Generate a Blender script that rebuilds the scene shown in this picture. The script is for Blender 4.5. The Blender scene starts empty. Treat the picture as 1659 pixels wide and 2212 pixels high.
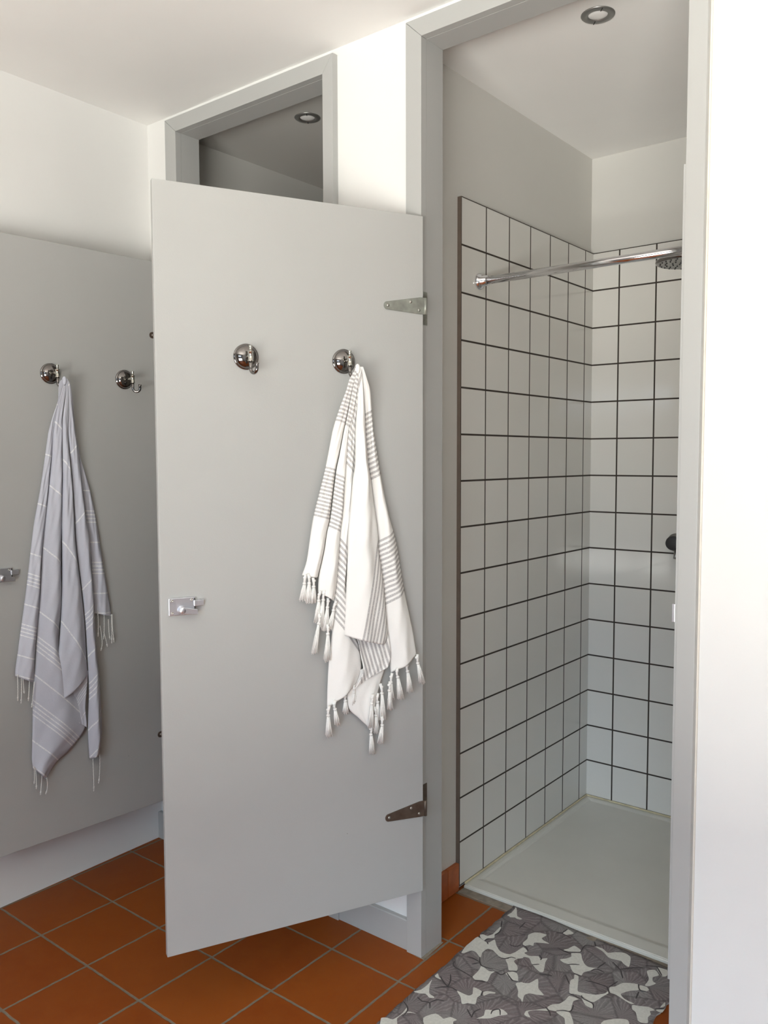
import bpy, bmesh, math, random
from mathutils import Vector, Matrix
random.seed(7)
PI = math.pi
S = bpy.context.scene
COL = S.collection

# ------------------------------------------------------------------ camera
cam_d = bpy.data.cameras.new('camera')
cam_d.sensor_fit = 'VERTICAL'; cam_d.sensor_height = 36.0
cam_d.lens = 1814.08/2212*36.0
cam_d.clip_start = 0.02
cam = bpy.data.objects.new('camera', cam_d); COL.objects.link(cam)
def cam_matrix(loc, yaw, pitch, roll):
    y, p, r = map(math.radians, (yaw, pitch, roll))
    f = Vector((-math.sin(y)*math.cos(p), math.cos(y)*math.cos(p), math.sin(p)))
    r0 = Vector((math.cos(y), math.sin(y), 0)); u0 = r0.cross(f)
    rr = r0*math.cos(r)+u0*math.sin(r); uu = u0*math.cos(r)-r0*math.sin(r)
    m = Matrix((rr, uu, -f)).transposed().to_4x4(); m.translation = Vector(loc)
    return m
cam.matrix_world = cam_matrix((1.4039, -1.9296, 1.4749), 38.5728, -3.743, -0.167)
S.camera = cam

# ------------------------------------------------------------------ colour management, world, daylight
S.view_settings.view_transform = 'Standard'; S.view_settings.look = 'None'
S.view_settings.gamma = 1.0; S.view_settings.use_curve_mapping = False
S.view_settings.exposure = 0.0
wd = bpy.data.worlds.new('sky'); S.world = wd; wd.use_nodes = True
wd.node_tree.nodes['Background'].inputs[0].default_value = (0.55, 0.70, 1.0, 1)
wd.node_tree.nodes['Background'].inputs[1].default_value = 0.12

def area(name, loc, aim, sx, sy, power, col, spread=180):
    l = bpy.data.lights.new(name, 'AREA'); l.shape = 'RECTANGLE'; l.size = sx; l.size_y = sy
    l.energy = power; l.color = col; l.spread = math.radians(spread)
    o = bpy.data.objects.new(name, l); COL.objects.link(o); o.location = loc
    o.rotation_euler = (Vector(aim)-Vector(loc)).to_track_quat('-Z', 'Y').to_euler()
    return o
# daylight through the window behind the camera: warm bounce off the sunlit ground outside, cooler light from the sky
area('daylight_ground', (1.8, -6.7, -.25), (1.8, -6.7, 3), 11.0, 6.2, 5600, (1.0, 1.0, .945))
area('daylight_sky', (1.6, -11.0, 6.2), (1.2, -3.0, 0.8), 16.0, 9.0, 4600, (0.66, 0.82, 1.0))

# ------------------------------------------------------------------ helpers
MATS = {}
def nt_new(name):
    m = bpy.data.materials.new(name); m.use_nodes = True
    return m, m.node_tree, m.node_tree.nodes['Principled BSDF']
def setp(b, col=None, rough=None, metal=None, spec=None):
    if col is not None: b.inputs['Base Color'].default_value = (*col, 1)
    if rough is not None: b.inputs['Roughness'].default_value = rough
    if metal is not None: b.inputs['Metallic'].default_value = metal
    if spec is not None: b.inputs['Specular IOR Level'].default_value = spec
def N(nt, typ, **kw):
    n = nt.nodes.new(typ)
    for k, v in kw.items(): setattr(n, k, v)
    return n
def M_(nt, op, a, b=None, c=None):
    n = nt.nodes.new('ShaderNodeMath'); n.operation = op
    for i, x in enumerate((a, b, c)):
        if x is None: continue
        if isinstance(x, (int, float)): n.inputs[i].default_value = x
        else: nt.links.new(x, n.inputs[i])
    return n.outputs[0]
def mix(nt, f, a, b):
    n = nt.nodes.new('ShaderNodeMix'); n.data_type = 'RGBA'
    for s, x in ((0, f), (6, a), (7, b)):
        if isinstance(x, (int, float)): n.inputs[s].default_value = x
        elif isinstance(x, tuple): n.inputs[s].default_value = (*x, 1)
        else: nt.links.new(x, n.inputs[s])
    return n.outputs[2]
def noise(nt, vec, scale, detail=3, rough=.5):
    n = N(nt, 'ShaderNodeTexNoise'); n.inputs['Scale'].default_value = scale
    n.inputs['Detail'].default_value = detail; n.inputs['Roughness'].default_value = rough
    if vec is not None: nt.links.new(vec, n.inputs['Vector'])
    return n.outputs['Fac']
def ramp(nt, f, lo, hi):
    n = N(nt, 'ShaderNodeMapRange'); n.inputs[1].default_value = lo; n.inputs[2].default_value = hi
    nt.links.new(f, n.inputs[0]); return n.outputs[0]
def bump(nt, b, h, strength, dist):
    n = N(nt, 'ShaderNodeBump'); n.inputs['Strength'].default_value = strength; n.inputs['Distance'].default_value = dist
    nt.links.new(h, n.inputs['Height']); nt.links.new(n.outputs[0], b.inputs['Normal'])
def pos(nt):
    return N(nt, 'ShaderNodeNewGeometry').outputs['Position']
def objco(nt):
    return N(nt, 'ShaderNodeTexCoord').outputs['Object']

def paint(name, col, rough, bscale=90, bstr=.15, specks=0.0):
    m, nt, b = nt_new(name); setp(b, col, rough)
    c = objco(nt)
    f = noise(nt, c, 2.2, 4)
    colr = mix(nt, ramp(nt, f, .3, .7), tuple(x*.975 for x in col), tuple(min(1, x*1.015) for x in col))
    if specks:
        v = N(nt, 'ShaderNodeTexVoronoi'); v.inputs['Scale'].default_value = 9; nt.links.new(c, v.inputs['Vector'])
        rnd = N(nt, 'ShaderNodeSeparateColor'); nt.links.new(v.outputs['Color'], rnd.inputs[0])
        sel = M_(nt, 'LESS_THAN', rnd.outputs[0], specks)
        near = M_(nt, 'LESS_THAN', v.outputs['Distance'], .028)
        colr = mix(nt, M_(nt, 'MULTIPLY', sel, M_(nt, 'MULTIPLY', near, .55)), colr, (.12, .10, .08))
    nt.links.new(colr, b.inputs['Base Color'])
    bump(nt, b, noise(nt, c, bscale, 3), bstr, .002)
    return m
def plain(name, col, rough, metal=0, spec=None, nscale=None, amt=.1):
    m, nt, b = nt_new(name); setp(b, col, rough, metal, spec)
    if nscale:
        f = noise(nt, objco(nt), nscale, 4)
        nt.links.new(mix(nt, ramp(nt, f, .25, .75), tuple(x*(1-amt) for x in col), tuple(min(1, x*(1+amt)) for x in col)), b.inputs['Base Color'])
    return m
def grid_lines(nt, a, b, w):
    """1 on joints of a unit grid; a, b in tile units, w joint half width in tile units"""
    def line(x):
        f = M_(nt, 'FRACT', x); d = M_(nt, 'MINIMUM', f, M_(nt, 'SUBTRACT', 1.0, f))
        n = N(nt, 'ShaderNodeMapRange'); n.inputs[1].default_value = w*.8; n.inputs[2].default_value = w*1.2
        n.inputs[3].default_value = 1; n.inputs[4].default_value = 0
        nt.links.new(d, n.inputs[0]); return n.outputs[0]
    return M_(nt, 'MAXIMUM', line(a), line(b))
def cell_rand(nt, a, b):
    c = N(nt, 'ShaderNodeCombineXYZ'); nt.links.new(M_(nt, 'FLOOR', a), c.inputs[0]); nt.links.new(M_(nt, 'FLOOR', b), c.inputs[1])
    w = N(nt, 'ShaderNodeTexWhiteNoise'); w.noise_dimensions = '2D'; nt.links.new(c.outputs[0], w.inputs['Vector'])
    return w.outputs['Value'], w.outputs['Color']

T = .153
def tile_mat(name, axis, a0, ztop):
    m, nt, b = nt_new(name)
    s = N(nt, 'ShaderNodeSeparateXYZ'); nt.links.new(pos(nt), s.inputs[0])
    u = M_(nt, 'DIVIDE', M_(nt, 'SUBTRACT', s.outputs[axis], a0), T)
    v = M_(nt, 'DIVIDE', M_(nt, 'SUBTRACT', ztop+.0001, s.outputs[2]), T)
    g = grid_lines(nt, u, v, .0205)
    val, colr = cell_rand(nt, u, v)
    base = mix(nt, val, (.70, .685, .64), (.735, .72, .68))
    nt.links.new(mix(nt, g, base, (.035, .025, .018)), b.inputs['Base Color'])
    r = N(nt, 'ShaderNodeMapRange'); r.inputs[3].default_value = .07; r.inputs[4].default_value = .8
    nt.links.new(g, r.inputs[0]); nt.links.new(r.outputs[0], b.inputs['Roughness'])
    h = M_(nt, 'ADD', M_(nt, 'MULTIPLY', g, -1.0), M_(nt, 'MULTIPLY', noise(nt, pos(nt), 9, 1), .35))
    bump(nt, b, h, .25, .002)
    return m
def floor_mat():
    m, nt, b = nt_new('terracotta_tiles')
    P = pos(nt)
    s = N(nt, 'ShaderNodeSeparateXYZ'); nt.links.new(P, s.inputs[0])
    wob = M_(nt, 'MULTIPLY', M_(nt, 'SUBTRACT', noise(nt, P, 35, 2), .5), .02)
    u = M_(nt, 'DIVIDE', M_(nt, 'SUBTRACT', s.outputs[0], -.9939), .252)
    v = M_(nt, 'DIVIDE', M_(nt, 'SUBTRACT', s.outputs[1], -.3799), .252)
    g = grid_lines(nt, M_(nt, 'ADD', u, wob), M_(nt, 'ADD', v, wob), .0145)
    val, cr = cell_rand(nt, M_(nt, 'ADD', u, .0), v)
    setp(b, None, None, 0, .18)
    base = mix(nt, val, (.225, .047, .0055), (.262, .064, .008))
    f = noise(nt, P, 14, 5, .65)
    base = mix(nt, M_(nt, 'MULTIPLY', ramp(nt, f, .35, .75), .5), base, (.28, .078, .012))
    sp = ramp(nt, noise(nt, P, 420, 2), .66, .74)
    base = mix(nt, M_(nt, 'MULTIPLY', sp, .55), base, (.12, .03, .012))
    gr = mix(nt, noise(nt, P, 60, 3), (.15, .12, .085), (.24, .20, .15))
    nt.links.new(mix(nt, g, base, gr), b.inputs['Base Color'])
    r = N(nt, 'ShaderNodeMapRange'); r.inputs[3].default_value = .5; r.inputs[4].default_value = .9
    nt.links.new(g, r.inputs[0]); nt.links.new(r.outputs[0], b.inputs['Roughness'])
    h = M_(nt, 'ADD', M_(nt, 'MULTIPLY', g, -1.0), M_(nt, 'MULTIPLY', f, .25))
    bump(nt, b, h, .4, .003)
    return m

MAT = dict(
    wall=paint('white_wall_paint', (.80, .79, .765), .75, 60, .12, .05),
    ceil=paint('white_ceiling_paint', (.86, .845, .82), .8, 40, .06, .04),
    dim=paint('bounce_cut_paint', (.26, .26, .265), .8),  # dark grey given to the unseen walls to cut bounced fill light
    grey=paint('pale_grey_paint', (.43, .43, .415), .42, 140, .05),
    door=paint('pale_grey_door_paint', (.43, .43, .415), .42, 220, .10, .18),
    tile_l=tile_mat('white_tiles_side', 1, .3897, 2.3135),
    tile_b=tile_mat('white_tiles_back', 0, -.1232+.1142, 2.3135),
    tile_r=tile_mat('white_tiles_far_side', 1, .3897, 2.3135),
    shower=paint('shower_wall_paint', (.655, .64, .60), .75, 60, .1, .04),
    grout=plain('brown_grout', (.15, .115, .092), .9, nscale=30),
    mortar=plain('grey_mortar', (.24, .20, .155), .9, nscale=40, amt=.25),
    floor=floor_mat(),
    terra=plain('terracotta_skirting', (.37, .095, .024), .45, nscale=25, amt=.2),
    tray=plain('acrylic_tray', (.60, .585, .53), .33, nscale=5, amt=.03),
    silicone=plain('yellowed_silicone', (.62, .54, .36), .5, nscale=30, amt=.2),
    bead=plain('cream_sealant', (.78, .72, .63), .6, nscale=20, amt=.08),
    chrome=plain('chrome', (.82, .82, .84), .12, 1),
    dark=plain('black_nickel', (.24, .225, .215), .10, 1),
    nickel=plain('pale_nickel', (.60, .59, .53), .2, 1),
    latch=plain('satin_chrome', (.74, .75, .80), .32, .9),
    inner=paint('cubicle_shade_paint', (.52, .51, .48), .8, 60, .1),  # cubicle shade put into the wall and ceiling colour
    screw=plain('screw_steel', (.55, .54, .50), .35, 1),
    black=plain('black_gap', (.02, .02, .02), .6),
    galv=plain('galvanised_steel', (.34, .35, .31), .48, .7, nscale=35, amt=.3),
    rust=plain('brown_tarnished_steel', (.15, .115, .09), .5, .7, nscale=30, amt=.35),
    ringm=plain('brushed_steel_ring', (.33, .33, .32), .35, .9),
    lens=plain('frosted_lamp_glass', (.80, .79, .77), .25),
    rubber=plain('black_rubber', (.025, .025, .027), .5),
    tassel=plain('white_cotton_thread', (.86, .845, .81), .95, nscale=200, amt=.06),
    braid=plain('off_white_twisted_cord', (.74, .73, .70), .95, nscale=200, amt=.08),
)

def weave(nt, b, uvs, strength=.25):
    w = noise(nt, objco(nt), 700, 2); w2 = noise(nt, objco(nt), 60, 3)
    bump(nt, b, M_(nt, 'ADD', w, M_(nt, 'MULTIPLY', w2, 1.5)), strength, .0012)
def towel_white():
    m, nt, b = nt_new('cream_striped_cotton'); setp(b, None, .95, 0, .1)
    uv = N(nt, 'ShaderNodeUVMap'); s = N(nt, 'ShaderNodeSeparateXYZ'); nt.links.new(uv.outputs[0], s.inputs[0])
    c = s.outputs[1]
    mm = M_(nt, 'MULTIPLY', M_(nt, 'FRACT', M_(nt, 'DIVIDE', M_(nt, 'ADD', c, .25), 26.0)), 26.0)
    band = M_(nt, 'MULTIPLY', M_(nt, 'LESS_THAN', mm, 13.7), M_(nt, 'LESS_THAN', c, 42.0))
    f = M_(nt, 'FRACT', mm)
    st = M_(nt, 'MULTIPLY', band, M_(nt, 'LESS_THAN', f, .51))
    nz = noise(nt, objco(nt), 320, 2)
    st = M_(nt, 'MULTIPLY', st, ramp(nt, nz, .15, .45))
    base = mix(nt, noise(nt, objco(nt), 7, 3), (.86, .84, .80), (.90, .885, .86))
    nt.links.new(mix(nt, st, base, (.50, .48, .47)), b.inputs['Base Color'])
    weave(nt, b, None); return m
def towel_grey():
    m, nt, b = nt_new('blue_grey_striped_cotton'); setp(b, None, .95, 0, .1)
    uv = N(nt, 'ShaderNodeUVMap'); s = N(nt, 'ShaderNodeSeparateXYZ'); nt.links.new(uv.outputs[0], s.inputs[0])
    c = s.outputs[1]
    f = M_(nt, 'FRACT', M_(nt, 'ADD', c, .5))           # .5 at group centre
    d = M_(nt, 'ABSOLUTE', M_(nt, 'SUBTRACT', f, .5))
    def ln(x0, w): return M_(nt, 'LESS_THAN', M_(nt, 'ABSOLUTE', M_(nt, 'SUBTRACT', d, x0)), w)
    grp = M_(nt, 'MAXIMUM', ln(.036, .012), ln(.108, .012))
    grp = M_(nt, 'MULTIPLY', grp, M_(nt, 'GREATER_THAN', c, -.3))
    st = M_(nt, 'MAXIMUM', grp, ln(.5, .013))
    nz = noise(nt, objco(nt), 260, 2)
    st = M_(nt, 'MULTIPLY', st, ramp(nt, nz, .2, .55))
    base = mix(nt, noise(nt, objco(nt), 8, 3), (.50, .51, .585), (.56, .57, .63))
    base = mix(nt, M_(nt, 'MULTIPLY', noise(nt, objco(nt), 500, 2), .35), base, (.64, .64, .68))
    nt.links.new(mix(nt, M_(nt, 'MULTIPLY', st, .85), base, (.84, .84, .84)), b.inputs['Base Color'])
    weave(nt, b, None, .35); return m
MAT['towel_w'] = towel_white(); MAT['towel_g'] = towel_grey()
def leaf_mat():
    m, nt, b = nt_new('printed_leaf_grey'); setp(b, None, .95, 0, .1)
    P = objco(nt)
    v = N(nt, 'ShaderNodeTexVoronoi'); v.inputs['Scale'].default_value = 11; nt.links.new(P, v.inputs['Vector'])
    sep = N(nt, 'ShaderNodeSeparateColor'); nt.links.new(v.outputs['Color'], sep.inputs[0])
    # fine pen strokes fanning out inside each leaf, with a darker line where leaves meet
    sub = N(nt, 'ShaderNodeVectorMath'); sub.operation = 'SUBTRACT'; nt.links.new(P, sub.inputs[0]); nt.links.new(v.outputs['Position'], sub.inputs[1])
    sx = N(nt, 'ShaderNodeSeparateXYZ'); nt.links.new(sub.outputs[0], sx.inputs[0])
    ang = M_(nt, 'ARCTAN2', M_(nt, 'ADD', sx.outputs[1], .018), M_(nt, 'ADD', sx.outputs[0], .012))
    wob = M_(nt, 'MULTIPLY', noise(nt, P, 70, 3), 7)
    hat = M_(nt, 'SINE', M_(nt, 'ADD', M_(nt, 'MULTIPLY', ang, 30), wob))
    vein = M_(nt, 'SINE', M_(nt, 'ADD', M_(nt, 'MULTIPLY', ang, 9), M_(nt, 'MULTIPLY', wob, .3)))
    ve = N(nt, 'ShaderNodeTexVoronoi'); ve.feature = 'DISTANCE_TO_EDGE'; ve.inputs['Scale'].default_value = 11; nt.links.new(P, ve.inputs['Vector'])
    base = mix(nt, sep.outputs[0], (.165, .138, .138), (.245, .23, .222))
    base = mix(nt, ramp(nt, noise(nt, P, 9, 2), .45, .62), base, (.20, .165, .165))
    base = mix(nt, M_(nt, 'MULTIPLY', ramp(nt, hat, .1, .9), .27), base, (.42, .40, .385))
    base = mix(nt, M_(nt, 'MULTIPLY', ramp(nt, vein, .86, .99), .32), base, (.09, .08, .08))
    edge = N(nt, 'ShaderNodeMapRange'); edge.inputs[1].default_value = .012; edge.inputs[2].default_value = .05; edge.inputs[3].default_value = .45; edge.inputs[4].default_value = 0
    nt.links.new(ve.outputs['Distance'], edge.inputs[0])
    base = mix(nt, edge.outputs[0], base, (.08, .07, .07))
    base = mix(nt, M_(nt, 'MULTIPLY', ramp(nt, noise(nt, P, 240, 3), .5, .75), .35), base, (.10, .09, .09))
    nt.links.new(base, b.inputs['Base Color'])
    bump(nt, b, noise(nt, P, 600, 2), .3, .001); return m
MAT['leaf'] = leaf_mat()
MAT['cream'] = plain('cream_cotton_ground', (.60, .585, .53), .95, nscale=150, amt=.10)
MAT['vein'] = plain('printed_dark_vein', (.06, .052, .052), .95)

class MB:
    """collects shapes into one mesh"""
    def __init__(s): s.bm = bmesh.new()
    def box(s, x0, x1, y0, y1, z0, z1, bevel=0, mi=0):
        vs = [s.bm.verts.new(p) for p in ((x0,y0,z0),(x1,y0,z0),(x1,y1,z0),(x0,y1,z0),(x0,y0,z1),(x1,y0,z1),(x1,y1,z1),(x0,y1,z1))]
        fs = [s.bm.faces.new([vs[i] for i in f]) for f in ((3,2,1,0),(4,5,6,7),(0,1,5,4),(1,2,6,5),(2,3,7,6),(3,0,4,7))]
        for f in fs: f.material_index = mi
        if bevel:
            es = list({e for f in fs for e in f.edges})
            bmesh.ops.bevel(s.bm, geom=es, offset=bevel, segments=2, affect='EDGES', profile=.6)
        return s
    def prism(s, pts, axis, a, b, bevel=0, mi=0):
        """polygon pts (2D) extruded along axis ('x','y','z') from a to b"""
        def P(p, h): return {'x': (h, p[0], p[1]), 'y': (p[0], h, p[1]), 'z': (p[0], p[1], h)}[axis]
        v0 = [s.bm.verts.new(P(p, a)) for p in pts]; v1 = [s.bm.verts.new(P(p, b)) for p in pts]
        fs = [s.bm.faces.new(v0), s.bm.faces.new(list(reversed(v1)))]
        n = len(pts)
        for i in range(n): fs.append(s.bm.faces.new((v0[i], v1[i], v1[(i+1) % n], v0[(i+1) % n])))
        for f in fs: f.material_index = mi
        bmesh.ops.recalc_face_normals(s.bm, faces=fs)
        if bevel:
            es = list({e for f in fs[:2] for e in f.edges})
            bmesh.ops.bevel(s.bm, geom=es, offset=bevel, segments=2, affect='EDGES', profile=.6)
        return s
    def tube(s, pts, r, seg=12, cap=True, mi=0):
        pts = [Vector(p) for p in pts]; rs = r if isinstance(r, (list, tuple)) else [r]*len(pts)
        rings = []; up = None
        for i, p in enumerate(pts):
            d = (pts[min(i+1, len(pts)-1)]-pts[max(i-1, 0)]).normalized()
            if up is None: up = d.orthogonal().normalized()
            up = (up-d*up.dot(d)).normalized(); w = d.cross(up)
            rings.append([s.bm.verts.new(p+(up*math.cos(2*PI*k/seg)+w*math.sin(2*PI*k/seg))*rs[i]) for k in range(seg)])
        for a, b in zip(rings, rings[1:]):
            for k in range(seg):
                f = s.bm.faces.new((a[k], a[(k+1) % seg], b[(k+1) % seg], b[k])); f.material_index = mi; f.smooth = True
        if cap:
            s.bm.faces.new(list(reversed(rings[0]))).material_index = mi; s.bm.faces.new(rings[-1]).material_index = mi
        return s
    def lathe(s, prof, origin, axis, seg=40, mi=0):
        """profile [(radius, height)] turned about the axis through origin"""
        o = Vector(origin); d = Vector(axis).normalized(); u = d.orthogonal().normalized(); w = d.cross(u)
        rings = []
        for r, h in prof:
            if r < 1e-6: rings.append([s.bm.verts.new(o+d*h)])
            else: rings.append([s.bm.verts.new(o+d*h+(u*math.cos(2*PI*k/seg)+w*math.sin(2*PI*k/seg))*r) for k in range(seg)])
        for a, b in zip(rings, rings[1:]):
            for k in range(seg):
                q = [a[k % len(a)], a[(k+1) % len(a)], b[(k+1) % len(b)], b[k % len(b)]]
                q = list(dict.fromkeys(q))
                if len(q) > 2:
                    f = s.bm.faces.new(q); f.smooth = True; f.material_index = mi
        return s
    def ball(s, c, r, sc=(1,1,1), seg=10):
        m = Matrix.Translation(c) @ Matrix.Diagonal((*[r*x for x in sc], 1))
        ret = bmesh.ops.create_uvsphere(s.bm, u_segments=seg, v_segments=max(5, seg*2//3), radius=1, matrix=m)
        for v in ret['verts']:
            for f in v.link_faces: f.smooth = True
        return s
    def build(s, name, mats, parent=None, loc=None, recalc=True):
        if recalc: bmesh.ops.recalc_face_normals(s.bm, faces=s.bm.faces)
        me = bpy.data.meshes.new(name); s.bm.to_mesh(me); s.bm.free()
        for m in (mats if isinstance(mats, (list, tuple)) else [mats]): me.materials.append(MAT[m])
        o = bpy.data.objects.new(name, me); COL.objects.link(o)
        if parent: o.parent = parent
        if loc: o.location = loc
        return o
def empty(name, loc=(0,0,0), rz=0):
    o = bpy.data.objects.new(name, None); COL.objects.link(o); o.location = loc; o.rotation_euler = (0, 0, rz)
    o.empty_display_size = .05
    return o
def tag(o, label=None, cat=None, group=None, kind=None):
    for k, v in (('label', label), ('category', cat), ('group', group), ('kind', kind)):
        if v: o[k] = v
    return o
def struct(o, label=None, cat=None): return tag(o, label, cat, None, 'structure')
def smooth(o, ang=35):
    for p in o.data.polygons: p.use_smooth = True
    try: o.data.set_sharp_from_angle(angle=math.radians(ang))
    except Exception: pass
    return o
# outlines measured on the things themselves, in metres
WHITE_STRIPS=[{'L':[(0.2318,1.7108),(0.2504,1.6778),(0.2559,1.6506),(0.2708,1.592),(0.3014,1.4541),(0.3365,1.3204),(0.3568,1.205),(0.3709,1.1668)],'R':[(0.2308,1.7093),(0.2397,1.6472),(0.2469,1.5689),(0.2625,1.4857),(0.2736,1.438),(0.2918,1.3109),(0.3001,1.2769),(0.3095,1.2218),(0.3255,1.1575)],'c':[27.948,-97.425,158.644]},{'L':[(0.2308,1.7093),(0.2397,1.6472),(0.2469,1.5689),(0.2625,1.4857),(0.2736,1.438),(0.2918,1.3109),(0.3001,1.2769),(0.3095,1.2218),(0.3248,1.1588),(0.3276,1.1187)],'R':[(0.2287,1.7094),(0.2241,1.6477),(0.2276,1.5929),(0.238,1.5493),(0.2477,1.4178),(0.2572,1.3097),(0.2626,1.2753),(0.2726,1.1413),(0.2811,1.0913)],'c':[44.692,-89.062,141.081]},{'L':[(0.2287,1.7094),(0.2241,1.6477),(0.2276,1.5929),(0.238,1.5493),(0.2477,1.4178),(0.2572,1.3097),(0.2626,1.2753),(0.2726,1.1413),(0.2811,1.0913),(0.2872,1.0101),(0.2968,0.9263),(0.3019,0.8559),(0.3038,0.8036)],'R':[(0.2256,1.7096),(0.2236,1.6788),(0.2173,1.5694),(0.2168,1.4576),(0.2246,1.4094),(0.2368,1.2742),(0.2404,1.1899),(0.2431,1.1562),(0.2351,1.0479),(0.2076,0.9595),(0.2011,0.9011),(0.2144,0.8623)],'c':[76.586,-55.924,76.12]},{'L':[(0.2258,1.7095),(0.225,1.6784),(0.2235,1.5688),(0.2249,1.4577),(0.2326,1.41),(0.2447,1.276),(0.2482,1.1924),(0.2584,1.0248),(0.2571,0.9988)],'R':[(0.2201,1.7098),(0.2117,1.6633),(0.1984,1.581),(0.1927,1.5295),(0.1853,1.4575),(0.1765,1.4091),(0.1657,1.328),(0.1548,1.2461),(0.1571,1.2297),(0.1493,1.1866),(0.14,1.1289),(0.134,1.0566),(0.1303,0.9841),(0.1391,0.961)],'c':[-83.53,-17.787,35.407]},{'L':[(0.2199,1.7098),(0.2095,1.6638),(0.1939,1.5817),(0.1882,1.5299),(0.1813,1.4573),(0.1726,1.4086),(0.1638,1.3269),(0.1551,1.2445),(0.1563,1.228),(0.1486,1.1846),(0.1408,1.1265),(0.1346,1.0537),(0.1284,0.9805),(0.1174,0.9194),(0.1133,0.8778)],'R':[(0.2157,1.71),(0.2018,1.6796),(0.1874,1.6489),(0.1747,1.5939),(0.1642,1.5382),(0.1431,1.4286),(0.1206,1.3255),(0.0988,1.2511),(0.0828,1.172),(0.0698,1.104),(0.0469,1.0021),(0.0319,0.922)],'c':[-39.728,-70.958,120.395]},{'L':[(0.2371,1.0203),(0.2187,0.9843),(0.2065,0.9314),(0.2021,0.8906),(0.2262,0.8497)],'R':[(0.1304,1.0105),(0.1215,0.9572),(0.119,0.9277),(0.1242,0.902),(0.1323,0.8941)],'c':[-85.911,25.07,-4.033]},{'L':[(0.252,0.8826),(0.246,0.8416),(0.237,0.7914),(0.2092,0.7613),(0.1815,0.7334)],'R':[(0.1192,0.9198),(0.1291,0.8827),(0.1437,0.8404),(0.1583,0.7835),(0.1729,0.7254)],'c':[-0.0,-0.0,20.0]}]
WHITE_TASSELS=[(0.368,1.1636,0.3718,1.1046,0.03),(0.3558,1.1641,0.3565,1.0965,0.03),(0.3427,1.1536,0.3453,1.0937,0.03),(0.3282,1.1165,0.3333,1.0432,0.03),(0.315,1.1183,0.324,1.0283,0.03),(0.3032,1.0965,0.3113,1.0202,0.03),(0.3273,1.0566,0.3424,0.9602,0.03),(0.2838,1.0865,0.2978,1.0189,0.03),(0.3043,1.0265,0.3059,0.9361,0.03),(0.0385,0.9161,0.0174,0.8406,0.03),(0.0689,0.8972,0.0558,0.82,0.03),(0.1,0.8846,0.0855,0.803,0.03),(0.1179,0.872,0.1165,0.8041,0.03),(0.1244,0.8493,0.1181,0.7778,0.03),(0.1469,0.8462,0.1401,0.7514,0.03),(0.154,0.8177,0.1495,0.7494,0.018),(0.1757,0.8207,0.1775,0.7363,0.03),(0.1605,0.7804,0.1545,0.7146,0.018),(0.144,0.7549,0.1474,0.6862,0.03),(0.1751,0.7295,0.1681,0.6577,0.018),(0.3061,0.805,0.3025,0.7289,0.03),(0.2887,0.8183,0.277,0.7566,0.03),(0.2515,0.8303,0.2471,0.7821,0.018),(0.225,0.85,0.2221,0.8047,0.018)]
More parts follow.
